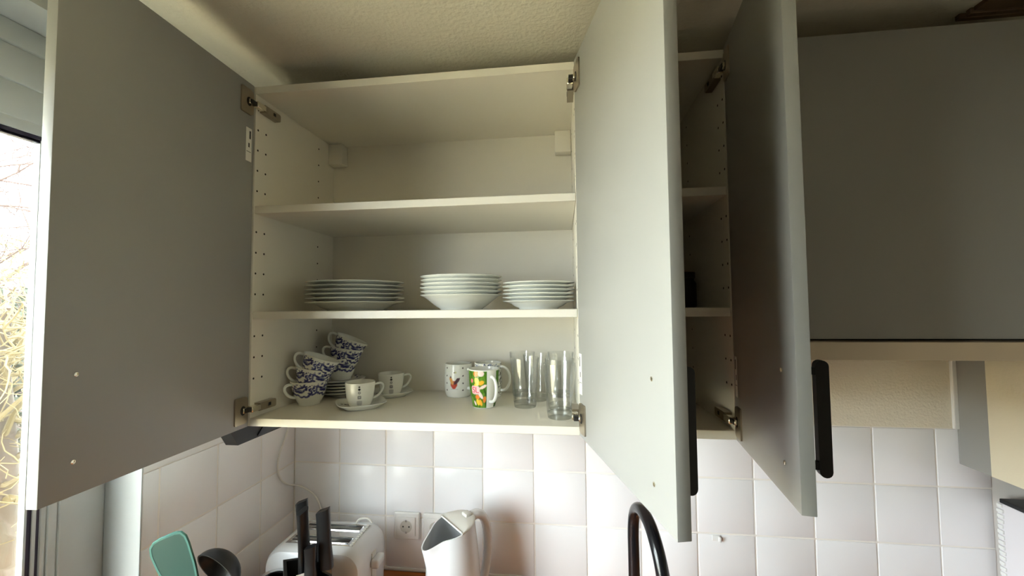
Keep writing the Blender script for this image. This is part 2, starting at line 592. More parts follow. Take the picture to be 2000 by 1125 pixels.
def make_door(par, org, hx, sgn, ang, wd, label, screws, sticker, mir=None):
    """door hinged at x=hx, opening away from the cabinet; local s along the leaf, n outward, z up"""
    es = Vector((sgn * math.sin(ang), -math.cos(ang), 0))
    en = Vector((sgn * math.cos(ang), math.sin(ang), 0))
    base = Vector((hx, -0.5, 0))
    xf = lambda p: base + es * p.x + en * p.y + Vector((0, 0, p.z))
    m = MB()
    m.box(0, wd, 0, 1.8, 0.1, CH - 0.1, 0, 0.12, 2, xf)
    d = m.build('door', M_door, par, org)
    if label: d['label'] = label
    # handle on the outer face
    hs = screws[0]
    z0, z1 = screws[1] - 1.5, screws[2] + 1.5
    m = MB()
    pts = []
    n0, n1, rr = 4.0, 5.6, 0.8
    for i in range(9):
        a = PI * i / 8
        pts.append(((n0 + n1) / 2 + rr * math.cos(a), z1 - rr + rr * math.sin(a)))
    for i in range(9):
        a = PI + PI * i / 8
        pts.append(((n0 + n1) / 2 + rr * math.cos(a), z0 + rr + rr * math.sin(a)))
    m.prism(pts, 'X', hs - .6, hs + .6, 0, xf)
    m.box(hs - .5, hs + .5, 1.8, 4.3, screws[1] - .5, screws[1] + .5, 0, 0, 1, xf)
    m.box(hs - .5, hs + .5, 1.8, 4.3, screws[2] - .5, screws[2] + .5, 0, 0, 1, xf)
    h = m.build('handle', M_black, d, org); h['label'] = 'black bar handle on the outer face'
    for zz in screws[1:3]:
        m = MB()
        c = 0.34
        pr = [(c, 0), (c * .95, 0.10), (c * .55, 0.14), (c * .5, 0.04), (0, 0.04)]
        m.lathe(pr, 14, 0, (0, 0, 0), xf=lambda p: xf(Vector((hs + p.x, -p.z, zz + p.y))))
        m.build('screw', M_bright, d, org)
    # cup plates of the hinges
    for zc in (4.2, CH - 4.9):
        m = MB()
        pts = []
        for (cx, cz, a0) in ((3.7, 2.3, 0), (1.3, 2.3, 90), (1.3, -2.3, 180), (3.7, -2.3, 270)):
            r = 0.35 if cx > 3 else 1.0
            ox, oz = (cx + .75 - r if cx > 3 else cx - .75 + r), (cz + .75 - r if cz > 0 else cz - .75 + r)
            for i in range(5):
                a = math.radians(a0 + 90 * i / 4)
                pts.append((ox + r * math.cos(a), oz + r * math.sin(a)))
        m.prism([(p[0], zc + p[1]) for p in pts], 'Y', -0.32, -0.005, 0, xf)
        m.lathe([(1.05, 0), (1.05, .06), (.95, .07), (0, .07)], 20, 1, xf=lambda p: xf(Vector((2.1 + p.x * .75, -0.32 - p.z, zc + p.y))))
        m.box(1.5, 2.5, -0.85, -0.3, zc - .55, zc + .55, 2, .1, 1, xf)
        m.build('hinge_plate', [M_nickel, M_darkmetal, M_bright], d, org)
    if sticker:
        s0, s1, za, zb = sticker
        m = MB()
        m.box(s0, s1, -0.03, -0.002, za, zb, 0, 0, 1, xf)
        g = (zb - za)
        m.box(s0 + .3, s0 + .75, -0.045, -0.03, zb - g * .32, zb - g * .08, 1, 0, 1, xf)
        m.box(s0 + .65, s0 + 1.05, -0.045, -0.03, za + g * .42, za + g * .55, 1, 0, 1, xf)
        m.box(s0 + .2, s1 - .2, -0.04, -0.03, za + g * .28, za + g * .295, 1, 0, 1, xf)
        st = m.build('sticker', [M_label, M_ink], d, org); st['label'] = 'white paper sticker with dark print'
    return d


def cabinet(x0, wd, label, doors, brackets=True, shelves=(H1, H2), holes=True):
    org = (x0 + wd / 2, DB / 2, 0)
    t = thing('wall_cabinet', label, 'cabinet', org, group='white carcass wall cabinets in a row')
    x1 = x0 + wd
    a, b = x0 + T, x1 - T
    for (p, q) in ((x0, a), (b, x1)):
        m = MB(); m.box(p, q, 0, D - 0.2, 0, CH, 0, 0.06); m.build('side_panel', M_cab, t, org)
    m = MB(); m.box(a, b, 0.0, D - 1.5, CH - T, CH, 0, 0.06); m.build('top_panel', M_cab, t, org)
    m = MB(); m.box(a, b, 0.0, D - 1.5, 0, T, 0, 0.06); m.build('bottom_panel', M_cab, t, org)
    m = MB(); m.box(a, b, DB, DB + .8, T, CH - T); m.build('back_panel', M_cab, t, org)
    for h in shelves:
        m = MB(); m.box(a + .08, b - .08, 0.15, DB - .1, h, h + T, 0, 0.08); m.build('shelf', M_shelf, t, org)
    if brackets:
        for (p, q) in ((a + 0.02, a + 4.8), (b - 4.8, b - 0.02)):
            m = MB(); m.box(p, q, DB - 3.4, DB - .02, CH - T - 6.6, CH - T - .05, 0, .35, 2); m.build('hanging_bracket', M_cab, t, org)
    if holes:
        m = MB()
        for xs, s in ((a, 1), (b, -1)):
            for Y in (0.9, 3.6, 26.0):
                z = 10.9
                while z < CH - 4:
                    if all(abs(z - h - .9) > 1.6 for h in shelves):
                        m.lathe([(.26, 0), (.26, .03), (0, .035)], 8, 0, xf=lambda p, xs=xs, s=s, Y=Y, z=z: Vector((xs + s * p.z, Y + p.x, z + p.y)))
                    z += 5.0
        o = m.build('peg_holes', M_hole, t, org, smooth=None); o['kind'] = 'stuff'
    for (side, sgn) in doors:
        xin = a if side == 'L' else b
        for zc in (4.2, CH - 4.9):
            m = MB(); hinge_arm(m, 1 if side == 'L' else -1, xin, zc, xin)
            m.build('hinge_arm', [M_nickel, M_bright, M_darkmetal], t, org)
    return t, org


W1 = 79.9
c1, o1 = cabinet(0, W1, 'wide open wall cabinet with two grey doors, holding plates, cups and glasses', (('L', 1), ('R', 1)))
make_door(c1, o1, 1.8, -1, -0.0318, 39.7, 'left door, shaded grey inner face beside the window', (35.6, 5.1, 17.9), (0.7, 2.5, 62.2, 70.2))
make_door(c1, o1, W1 - T, 1, 0.2402, 39.7, 'right door, inner face lit by the window', (34.2, 4.4, 17.8), (0.4, 2.2, 9.0, 17.4))
W2 = 31.1
c2, o2 = cabinet(W1, W2, 'narrow open wall cabinet in the dark between the two right-hand doors', (('R', 1),), brackets=False)
make_door(c2, o2, W1 + W2 - T, 1, -0.1362, 30.9, None, (25.8, 5.0, 18.0), (0.7, 2.2, 9.0, 17.0))

# closed cabinet over the hood
X3, W3, Z3 = W1 + W2 + 0.1, 62.0, 20.4
org = (X3 + W3 / 2, D / 2, Z3)
c3 = thing('wall_cabinet', 'closed grey wall cabinet above the steel range hood', 'cabinet', org, group='white carcass wall cabinets in a row')
for (p, q, z0, z1, nm) in ((X3, X3 + T, Z3, CH, 'side_panel'), (X3 + W3 - T, X3 + W3, Z3, CH, 'side_panel'),
                           (X3 + T, X3 + W3 - T, CH - T, CH, 'top_panel'), (X3 + T, X3 + W3 - T, Z3, Z3 + T, 'bottom_panel')):
    m = MB(); m.box(p, q, 0, D - .3, z0, z1, 0, .06); m.build(nm, M_cab, c3, org)
m = MB(); m.box(X3 + .15, X3 + W3 - .15, -2.2, -0.3, Z3 + .1, CH - .1, 0, .12, 2); m.build('door', M_door, c3, org)

# range hood below it
org = (X3 + W3 / 2, D / 2, 16.5)
rh = thing('range_hood', 'slim pull-out range hood with a brushed steel front lip', 'range hood', org)
m = MB(); m.box(X3 + .1, X3 + W3 - .1, 0.2, D - .3, 16.8, Z3 - .05, 0, .1); m.build('body', M_greypanel, rh, org)
m = MB()
m.prism([(-2.6, 16.5), (0.15, 16.5), (0.15, Z3 - .2), (-2.2, Z3 - .2), (-2.6, Z3 - .5)], 'X', X3 + .1, X3 + W3 - .1)
m.build('front_lip', M_steel, rh, org)

# black bar under the left end of the wide cabinet
org = (-0.6, 5, -2)
lb = thing('cabinet_light', 'black bar light hung under the left end of the wide cabinet', 'light', org)
m = MB(); m.prism([(-4.5, -0.3), (-2.3, -3.7), (12.5, -3.8), (14.5, -0.05), (0, -0.05)], 'X', -2.2, 0.9); m.build('housing', M_blackmatt, lb, org)
m = MB(); m.prism([(3.5, -3.3), (11.5, -3.4), (12.6, -1.0), (6.0, -0.8)], 'X', 0.9, 1.15); m.build('switch_panel', M_blackgloss, lb, org)

# white cord
pts = [(-9.5, 31, -0.1), (-11.6, 32.5, -4), (-12.1, 33.8, -9.0), (-12.1, 31.8, -13.5), (-12.1, 29.6, -17), (-12.1, 28.7, -21.0), (-12.1, 30.2, -25),
       (-12.0, 33.5, -28.0), (-10.8, 36.8, -29.6), (-8.4, 37.3, -30.8), (-5.9, 37.4, -32.4), (-4.0, 37.4, -35), (-3.2, 37.4, -38.2), (-3.0, 37.3, -46)]


def smooth_path(pts, sub=5):
    P = [Vector(p) for p in pts]
    out = []
    for i in range(len(P) - 1):
        p0, p1, p2, p3 = P[max(i - 1, 0)], P[i], P[i + 1], P[min(i + 2, len(P) - 1)]
        for k in range(sub):
            t = k / sub
            out.append(0.5 * ((2 * p1) + (p2 - p0) * t + (2 * p0 - 5 * p1 + 4 * p2 - p3) * t * t + (3 * p1 - p0 - 3 * p2 + p3) * t ** 3))
    out.append(P[-1])
    return out


m = MB(); m.tube(smooth_path(pts), 0.3, 8)
o = m.build('power_cord', M_cordm, None, (-10, 33, -20)); tag(o, 'thin white cord hanging down the tiled corner behind the toaster', 'cord')

# ------------------------------------------------------------------ right end of the kitchen
org = (210, 19, -16.2)
sc_ = thing('wall_cabinet', 'wall unit with grey and cream side panels at the far right, beyond the hood', 'cabinet', org)
m = MB(); m.box(181.2, 238, 2, D - .3, -15.9, CH - 1, 0, .1); m.build('body', M_cab, sc_, org)
m = MB(); m.box(180.8, 181.2, 29.4, D - .2, -16.2, CH - 1, 0, .05); o = m.build('end_panel', M_greypanel, sc_, org); o['label'] = 'grey side panel'
m = MB(); m.box(180.7, 181.2, 2, 29.3, -16.2, CH - 1, 0, .05); o = m.build('cover_panel', M_cream, sc_, org); o['label'] = 'cream side panel'
m = MB(); m.box(179.6, 180.9, D - 1.0, D - .05, TZ, CH - 1, 0, .2); m.build('filler_strip', M_white, sc_, org)

org = (212, 8, FLOOR)
ap = thing('fridge', 'white appliance with a black top edge in the lower right corner', 'appliance', org)
m = MB(); m.box(188.2, 236, -20, 37, FLOOR, -25.2, 0, .5, 2); m.build('body', M_appl, ap, org)
m = MB(); m.box(187.9, 236.2, -20.4, 35.8, -25.2, -24.1, 0, .15); o = m.build('top_plate', M_black, ap, org); o['label'] = 'black top plate'
m = MB()
for i in range(26):
    z = -25.5 - i * 1.35
    m.box(187.85 + rng.uniform(-.1, .1), 188.25, 35.2 + rng.uniform(-.2, .2), 36.6, z - .9, z, 0, .1)
m.build('sealant_bead', M_white, ap, org)['kind'] = 'stuff'
org = (193.2, 31, -24.05)
m = MB(); m.lathe([(2.0, 0), (2.2, .3), (1.5, .7), (1.4, 1.9), (1.9, 2.3), (1.9, 3.4), (1.2, 3.8), (0, 3.9)], 24, c=org)
o = m.build('brass_fitting', M_brass, None, org); tag(o, 'small brass fitting standing on the black top of the white appliance', 'fitting')

# ------------------------------------------------------------------ plates
def dense(prof, n=6):
    P = smooth_path([(r, 0, z) for r, z in prof], n)
    return [(max(p.x, 0), p.z) for p in P]


def plate_profile(rf, rr, zr, zc, th=0.32):
    """foot radius, rim radius, rim height, height of the upper centre"""
    if rr > 9.5 and zr > 3:        # deep soup plate
        body = [(rf + .12, .3), (rf + (rr - rf) * .28, zr * .30), (rf + (rr - rf) * .58, zr * .62), (rf + (rr - rf) * .82, zr * .86)]
    else:                          # flat plate: short wall, wide thin rim
        body = [(rf + .12, .3), (rf + (rr - rf) * .30, zr * .36), (rf + (rr - rf) * .52, zr * .68), (rf + (rr - rf) * .76, zr * .84)]
    up = [(r - .06, z + th) for r, z in body[::-1][:-1]]
    return [(0, 0.25), (rf - .5, 0.25), (rf - .45, 0.0), (rf, 0.0)] + body + [(rr - .1, zr - .2), (rr, zr - .06), (rr - .1, zr), (rr - .4, zr + .0)] + up + [(rf - .2, zc), (0, zc)]


def stack(name, prof, loc, n, dz, labels, cat, group, jit):
    m = MB(); m.lathe(prof, 64)
    proto = m.build(name, M_china, None, (0, 0, 0), smooth=50)
    for i in range(n):
        o = proto if i == 0 else proto.copy()
        if i: COL.objects.link(o)
        o.location = Vector((loc[0] + (rng.uniform(-jit, jit) if i else 0), loc[1] + (rng.uniform(-jit, jit) if i else 0), loc[2] + dz * i)) * S
        o.rotation_euler = (0, 0, rng.uniform(0, 6))
        tag(o, labels[i], cat, group)


ORD = ['bottom', 'second from the bottom', 'third from the bottom', 'third from the top', 'second from the top', 'topmost']
SZ = H2 + T
stack('dinner_plate', plate_profile(7.3, 12.7, 2.35, .6), (18.9, 17.2, SZ), 6, 1.06,
      ['large white dinner plate, %s of the left stack on the middle shelf' % k for k in ORD], 'plate', 'dinner plates stacked on the left', 0.22)
stack('soup_plate', plate_profile(5.3, 10.2, 3.75, .6), (49.5, 12.5, SZ), 6, 0.92,
      ['deep white soup plate, %s of the middle stack on the shelf' % k for k in ORD], 'plate', 'soup plates in the middle stack', 0.12)
stack('dessert_plate', plate_profile(4.7, 8.75, 2.05, .5), (69.1, 11, SZ), 6, 0.88,
      ['small white dessert plate, %s of the right stack on the shelf' % k for k in ORD], 'plate', 'dessert plates stacked on the right', 0.2)

# ------------------------------------------------------------------ painted cups
WHITE = np.array(lin(228, 229, 224)[:3])


def painted_lathe(prof, n, paint):
    """lathe whose vertices get a colour from paint(theta, r, z, outer); outer = before the rim"""
    m = MB()
    zs = [z for r, z in prof]
    top = int(np.argmax(zs))
    m.lathe(prof, n)
    th = np.tile(np.arange(n) * 2 * PI / n, len(prof))
    z = np.repeat(np.array(zs), n)
    r = np.repeat(np.array([p[0] for p in prof]), n)
    outer = np.repeat(np.arange(len(prof)) <= top, n)
    rgb = np.tile(WHITE, (len(th), 1))
    paint(rgb, th, r, z, outer)
    return m, np.concatenate([rgb, np.ones((len(rgb), 1))], 1)


def blob(rgb, th, z, outer, t0, z0, w, h, col, r=4.0, rot=0.0, soft=True, pw=2.0):
    d = (th - t0 + PI) % (2 * PI) - PI
    x, y = d * r, z - z0
    c, s = math.cos(rot), math.sin(rot)
    u, v = (x * c + y * s) / w, (-x * s + y * c) / h
    q = np.abs(u) ** pw + np.abs(v) ** pw
    a = np.clip((1.25 - q) / 0.4, 0, 1) if soft else (q < 1).astype(float)
    a = a * outer
    rgb[:] = rgb * (1 - a[:, None]) + np.array(col[:3]) * a[:, None]


def wall_profile(outer, th=0.28, floor=0.6, nz=70):
    """outer = list of (r,z) from foot to rim; returns closed profile going up outside and down inside"""
    P = dense(outer, max(3, nz // len(outer)))
    rim = P[-1]
    inner = [(max(r - th, 0), z) for r, z in P if z > floor + .1][::-1][3::4]
    return [(0, 0.15)] + P + [(rim[0] - th * .35, rim[1] + .07), (rim[0] - th * .8, rim[1] + .02)] + inner + [(max(inner[-1][0] - .5, .3), floor), (0, floor)]


def cup_handle(m, r_at, z_top, z_bot, out, rad, mi=0, flat=1.5, ear=0.0, n=16):
    pts = []
    for i in range(n + 1):
        t = i / n
        a = PI * t
        z = z_top + (z_bot - z_top) * (0.5 - 0.5 * math.cos(a)) + ear * math.sin(a)
        x = r_at(z_top + (z_bot - z_top) * t) - .12 + (out) * (math.sin(a) ** 0.75 if t not in (0, 1) else 0)
        pts.append((x, 0, z))
    m.tube(pts, rad, 10, mi, flat=1.0)
    return m


# blue flower teacups
BLUE = lin(46, 48, 110)
BLUE2 = lin(92, 96, 140)
MIDB = lin(130, 134, 160)


def paint_blue(rgb, th, r, z, outer):
    g = np.random.default_rng(3)
    for k in range(4):                     # four bird-and-blossom sprays round the cup
        t0 = k * PI / 2
        P = lambda t, zz, w_, h_, c, ro=0.0: blob(rgb, th, z, outer, t0 + t, zz, w_, h_, c, rot=ro, r=4.3)
        for i in range(30):                # wavy lower border
            u = i / 29
            P(u * PI / 2, 2.95 + .42 * math.cos(u * 2 * PI) + .15 * math.cos(u * 8 * PI), .34, .22, BLUE if i % 3 else BLUE2, g.uniform(-1, 1))
        P(.45, 4.3, 1.35, .50, MIDB, -.2)
        P(.45, 3.95, 1.35, .30, BLUE, -.15)
        P(.20, 4.75, .75, .26, BLUE, -.45)
        P(.62, 4.95, .95, .24, BLUE, .12)
        P(.85, 4.45, .5, .22, BLUE2, .5)
        for i in range(46):                # leaves and petals
            P(.8 + g.uniform(0, .85), g.uniform(3.2, 5.7), g.uniform(.16, .38), g.uniform(.1, .24), BLUE if g.uniform() < .6 else BLUE2, g.uniform(-1.5, 1.5))
        for i in range(16):
            P(g.uniform(0, .9), g.uniform(5.1, 5.85), g.uniform(.16, .4), g.uniform(.08, .16), BLUE if g.uniform() < .5 else BLUE2, g.uniform(-1.5, 1.5))


co = [(2.4, 0), (2.7, .05), (2.75, .4), (3.2, 1.2), (3.75, 2.5), (4.2, 4.0), (4.5, 5.3), (4.72, 6.3)]
CO_R = lambda z: float(np.interp(z, [p[1] for p in co], [p[0] for p in co]))
mb, cols = painted_lathe(wall_profile(co, .26), 150, paint_blue)


def blue_cup(label, loc, rot, first=[None]):
    if first[0] is None:
        t = thing('teacup', label, 'cup', (0, 0, 0), group='blue and white teacups in two stacks')
        mb.build('bowl', M_blue, t, (0, 0, 0), smooth=50, cols=cols)
        h = MB(); cup_handle(h, CO_R, 5.7, 2.2, 2.3, 0.36, ear=.6)
        h.build('handle', M_china, t, (0, 0, 0))
        first[0] = t
    else:
        t = copy_tree(first[0])
        tag(t, label, 'cup', 'blue and white teacups in two stacks')
    t.location = Vector(loc) * S
    t.rotation_euler = (Matrix.Rotation(rot[2], 3, 'Y') @ Matrix.Rotation(rot[0], 3, 'X') @ Matrix.Rotation(rot[1], 3, 'Z')).to_euler()
    return t


# rot = (tilt about X, heading of handle about Z, tilt about Y)
HD = math.radians(212)
blue_cup('blue patterned teacup at the bottom of the front leaning stack, standing upright', (6.95, 15.0, T), (0, math.radians(238), 0))
blue_cup('blue patterned teacup in the middle of the front leaning stack', (7.1, 15.0, T + 3.25), (math.radians(-5), HD, math.radians(9)))
blue_cup('blue patterned teacup on top of the front leaning stack', (7.9, 15.0, T + 6.5), (math.radians(-8), math.radians(218), math.radians(19)))
BX, BY = 9.3, 27.0
BZ = T + 4.4
blue_cup('blue patterned teacup at the bottom of the rear stack, standing on saucers', (BX, BY, BZ), (0, math.radians(200), math.radians(-4)))
blue_cup('blue patterned teacup in the middle of the rear stack', (BX + .3, BY, BZ + 3.1), (math.radians(-5), math.radians(205), math.radians(10)))
blue_cup('blue patterned teacup topmost of the rear stack, tilted to the right', (BX + .5, BY, BZ + 6.3), (math.radians(-8), math.radians(205), math.radians(23)))


def paint_saucer(rgb, th, r, z, outer):
    g = np.random.default_rng(9)
    inn = ~outer
    for k in range(5):
        t0 = k * 2 * PI / 5
        for i in range(16):
            tt, rr = t0 + g.uniform(0, .8), g.uniform(4.2, 6.6)
            d = (th - tt + PI) % (2 * PI) - PI
            q = (d * rr / g.uniform(.2, .55)) ** 2 + ((r - rr) / g.uniform(.15, .35)) ** 2
            a = np.clip(1.3 - q, 0, 1) * inn
            rgb[:] = rgb * (1 - a[:, None]) + np.array(BLUE[:3]) * a[:, None]


sp_ = plate_profile(3.4, 7.0, 1.5, .45, .28)
sp_ = dense(sp_, 4)
m, cs = painted_lathe(sp_, 90, paint_saucer)
pro = m.build('saucer', M_blue, None, (0, 0, 0), smooth=50, cols=cs)
SO = ['bottom saucer', 'second saucer from the bottom', 'middle saucer', 'second saucer from the top', 'topmost saucer']
for i in range(5):
    o = pro if i == 0 else pro.copy()
    if i: COL.objects.link(o)
    o.location = Vector((BX - .2 + rng.uniform(-.1, .1), BY, T + .02 + i * 0.84)) * S
    o.rotation_euler = (0, 0, i * 1.1)
    tag(o, '%s of the blue flower stack under the rear teacups' % SO[i], 'saucer', 'blue flower saucers in a stack')

# espresso cups with dots and squares, on rounded square saucers
BLK, GR1, GR2, GR3 = lin(18, 20, 24), lin(120, 122, 124), lin(140, 142, 144), lin(186, 187, 188)


def paint_dots(rgb, th, r, z, outer):
    R = 3.5
    for zz, s, c in ((5.25, .2, BLK), (4.65, .28, BLK)):
        blob(rgb, th, z, outer, 0, zz, s, s, c, r=R)
    blob(rgb, th, z, outer, 0, 3.8, .32, .32, GR1, r=R)
    blob(rgb, th, z, outer, 0, 3.8, .14, .14, WHITE, r=R)
    blob(rgb, th, z, outer, 0, 2.6, .5, .45, GR2, r=R, pw=6)
    blob(rgb, th, z, outer, 0, 2.6, .2, .16, GR3, r=R, pw=6)
    blob(rgb, th, z, outer, 0, 1.2, .68, .62, GR3, r=R, pw=6)


eo = [(2.3, 0), (2.55, .1), (2.85, .6), (3.2, 1.7), (3.45, 3.2), (3.6, 4.7), (3.68, 6.0)]
EO_R = lambda z: float(np.interp(z, [p[1] for p in eo], [p[0] for p in eo]))
em, ec = painted_lathe(wall_profile(eo, .24), 170, paint_dots)


def espresso(label, loc, rotz, first=[None]):
    if first[0] is None:
        t = thing('espresso_cup', label, 'cup', loc, rotz, 'white dotted espresso cups')
        em.build('bowl', M_print, t, (0, 0, 0), smooth=50, cols=ec)
        h = MB(); cup_handle(h, EO_R, 5.0, 1.5, 2.5, 0.32, ear=.9)
        ho = h.build('handle', M_china, t, (0, 0, 0))
        ho.rotation_euler = (0, 0, math.radians(105))
        first[0] = t
    else:
        t = copy_tree(first[0])
        tag(t, label, 'cup', 'white dotted espresso cups')
        t.location = Vector(loc) * S
        t.rotation_euler = (0, 0, rotz)
    return t


def square_saucer(label, loc, rotz, first=[None]):
    if first[0] is None:
        m = MB()
        n = 72
        rings = [(0, .18, 1), (.62, .18, .6), (.66, 0, .6), (.7, 0, .6), (.74, .25, .55), (.9, .9, .3), (1.0, 1.38, .2), (1.0, 1.5, .2), (.97, 1.52, .2), (.9, 1.25, .3),
                 (.72, .55, .6), (.45, .45, 1), (0, .45, 1)]
        vs, fs = [], []
        for (s, z, rnd) in rings:
            for i in range(n):
                a = 2 * PI * i / n
                c, q = math.cos(a), math.sin(a)
                sq = 1 / (abs(c) ** 4 + abs(q) ** 4) ** .25 if rnd < .9 else 1
                sq = 1 + (sq - 1) * (1 - rnd) * 1.15
                rr = 6.05 * s * sq
                vs.append((rr * c, rr * q, z + (0.55 * (sq - 1) * s if s > .8 else 0)))
        k = len(rings)
        for j in range(k - 1):
            for i in range(n):
                i2 = (i + 1) % n
                fs.append((j * n + i, j * n + i2, (j + 1) * n + i2, (j + 1) * n + i))
        m.add(vs, fs)
        t = thing('saucer', label, 'saucer', loc, rotz, 'rounded square white saucers')
        m.build('dish', M_china, t, (0, 0, 0), smooth=50)
        d = MB()
        for i, s in enumerate((.22, .3, .36, .45)):
            xx = -5.4 + i * .9
            d.lathe([(s, 0), (s, .03), (0, .03)], 14, 0, xf=lambda p, xx=xx, i=i: Vector((xx + p.x, 1.6 + p.y, 1.02 - i * .19 + p.z - .24 * (p.x))))
        d.build('dots', M_ink, t, (0, 0, 0))
        first[0] = t
    else:
        t = copy_tree(first[0])
        tag(t, label, 'saucer', 'rounded square white saucers')
        t.location = Vector(loc) * S
        t.rotation_euler = (0, 0, rotz)
    return t


square_saucer('rounded square white saucer under the nearer espresso cup', (22.7, 12.9, T + .01), math.radians(35))
square_saucer('rounded square white saucer at the back under the farther espresso cup', (24.6, 27.0, T + .01), math.radians(35))
espresso('white espresso cup with dots and grey squares, nearer one beside the teacups', (22.5, 12.7, T + .48), math.radians(-66))
espresso('white espresso cup with dots and grey squares, farther one near the back panel', (24.7, 27.0, T + .48), math.radians(-66))

# mugs
DOT = lin(70, 62, 66)
RED, ORG, PUR = lin(176, 70, 40), lin(214, 150, 70), lin(84, 60, 66)


def paint_rooster(rgb, th, r, z, outer):
    R = 3.9
    # scattered dots
    for zz in (8.4, 6.2, 4.2, 2.2):
        for k in range(5):
            blob(rgb, th, z, outer, .16 + k * 2 * PI / 5, zz, .22, .22, DOT, r=R)
    for k in range(5):
        blob(rgb, th, z, outer, .78 + k * 2 * PI / 5, 7.2, .22, .22, DOT, r=R)
    t0 = -.48
    blob(rgb, th, z, outer, t0 - .02, 3.9, .95, 1.0, RED, r=R)
    blob(rgb, th, z, outer, t0 - .02, 3.2, .6, .6, lin(196, 66, 40), r=R)
    blob(rgb, th, z, outer, t0 - .2, 4.9, .42, 1.15, ORG, r=R, rot=.35)
    blob(rgb, th, z, outer, t0 - .26, 5.9, .2, .32, PUR, r=R)
    blob(rgb, th, z, outer, t0 + .2, 4.8, .42, 1.15, PUR, r=R, rot=-.7)
    blob(rgb, th, z, outer, t0 + .28, 5.4, .5, .3, PUR, r=R, rot=.3)
    blob(rgb, th, z, outer, t0 + .1, 7.2, .22, .26, lin(190, 196, 140), r=R)
    blob(rgb, th, z, outer, t0, 2.55, 1.1, .1, lin(190, 196, 196), r=R)


mo1 = [(3.0, 0), (3.3, .1), (3.65, .7), (3.95, 2.4), (4.02, 5.0), (3.95, 7.6), (3.85, 9.3)]
R1 = lambda z: float(np.interp(z, [p[1] for p in mo1], [p[0] for p in mo1]))


def mug(name, label, loc, rotz, prof, paint, hargs, hang, n=170):
    mm, cc = painted_lathe(wall_profile(prof, .34, nz=100), n, paint)
    t = thing(name, label, 'mug', loc, rotz, 'mugs on the bottom shelf')
    mm.build('body', M_print, t, (0, 0, 0), smooth=50, cols=cc)
    h = MB(); cup_handle(h, *hargs)
    ho = h.build('handle', M_china, t, (0, 0, 0))
    ho.rotation_euler = (0, 0, hang)
    return t


# theta = 0 of each mug is turned towards the camera (-Y)
FACE = math.radians(-66)
mug('mug', 'white mug with a red rooster and dark dots, left of the tulip mug', (44.6, 28.2, T), FACE, mo1, paint_rooster,
    (R1, 7.9, 2.6, 2.6, .42), math.radians(34))

GRN, GRN2, YEL, ORA, PNK, WPK = lin(78, 122, 34), lin(104, 146, 48), lin(238, 200, 60), lin(232, 132, 56), lin(232, 120, 128), lin(240, 214, 206)


def paint_tulip(rgb, th, r, z, outer):
    R = 3.6
    g = np.random.default_rng(21)
    d = (th + PI) % (2 * PI) - PI
    band = outer & (z > .25) & (z < 9.45) & ((d < .12) | (d > .85))
    rgb[band] = np.array(GRN[:3])
    def tb(*a, **k):
        blob(rgb, th, z, band, *a, r=R, **k)
    for i in range(70):
        tb(g.uniform(.9, 2 * PI + .1), g.uniform(.4, 9.3), g.uniform(.15, .4), g.uniform(.5, 1.3), GRN2 if g.uniform() < .6 else lin(52, 92, 30), rot=g.uniform(-.6, .6))
    for tt in (-.55, -2.2, 2.6):
        tb(tt + .28, 8.9, .75, .7, WPK)
        tb(tt - .08, 8.8, .62, .65, ORA)
        tb(tt + .0, 6.9, .6, .95, YEL, rot=.3)
        tb(tt + .30, 6.6, .75, .5, lin(236, 180, 56), rot=.5)
        tb(tt - .1, 5.9, .45, .5, YEL)
        tb(tt + .42, 5.6, .95, .36, WPK, rot=.5)
        tb(tt + .22, 3.6, .42, 1.15, WPK, rot=.55)
        tb(tt - .02, 3.0, .6, .55, ORA)
        tb(tt + .0, 1.7, .5, .8, YEL, rot=.25)
        tb(tt + .22, 1.6, .42, .85, lin(240, 176, 52), rot=.3)
        tb(tt + .52, 2.4, .4, .8, ORA, rot=-.15)
        tb(tt - .28, 1.4, .3, .6, WPK, rot=.4)
        tb(tt - .42, 7.0, .4, .5, PNK)
    tb(-.70, 4.75, 1.2, 1.05, lin(246, 196, 200), pw=4)


mo2 = [(2.5, 0), (2.8, .12), (2.98, .6), (3.35, 2.6), (3.7, 5.2), (3.85, 7.6), (3.95, 9.7)]
R2 = lambda z: float(np.interp(z, [p[1] for p in mo2], [p[0] for p in mo2]))
tm = mug('mug', 'mug with a green, yellow and orange tulip pattern, its handle facing forward', (54.4, 16.2, T), math.radians(-75), mo2, paint_tulip,
         (R2, 8.0, 1.8, 2.6, .42), math.radians(26), n=220)
# raised pink lettering on the tulip mug
fc = bpy.data.curves.new('lettering', 'FONT')
fc.body = 'SL'
fc.size = 0.021
fc.extrude = 0.0003
fc.align_x = 'CENTER'
fc.materials.append(mat('pink_letter', (206, 40, 62), 0.4))
lo_ = bpy.data.objects.new('lettering_tmp', fc)
COL.objects.link(lo_)
bpy.context.view_layer.update()
dg = bpy.context.evaluated_depsgraph_get()
lme = bpy.data.meshes.new_from_object(lo_.evaluated_get(dg))
lme.name = 'lettering'
bpy.data.objects.remove(lo_)
for v in lme.vertices:
    a = -0.70 + v.co.x / 0.0365
    zz = 0.041 + v.co.y
    rr = R2(zz / S) * S + 0.0002 + v.co.z
    v.co = (rr * math.cos(a), rr * math.sin(a), zz)
lme.materials.clear()
lme.materials.append(MATS['pink_letter'])
lt = bpy.data.objects.new('lettering', lme)
COL.objects.link(lt)
lt.parent = tm

GB, GBK = lin(130, 138, 160), lin(22, 22, 26)


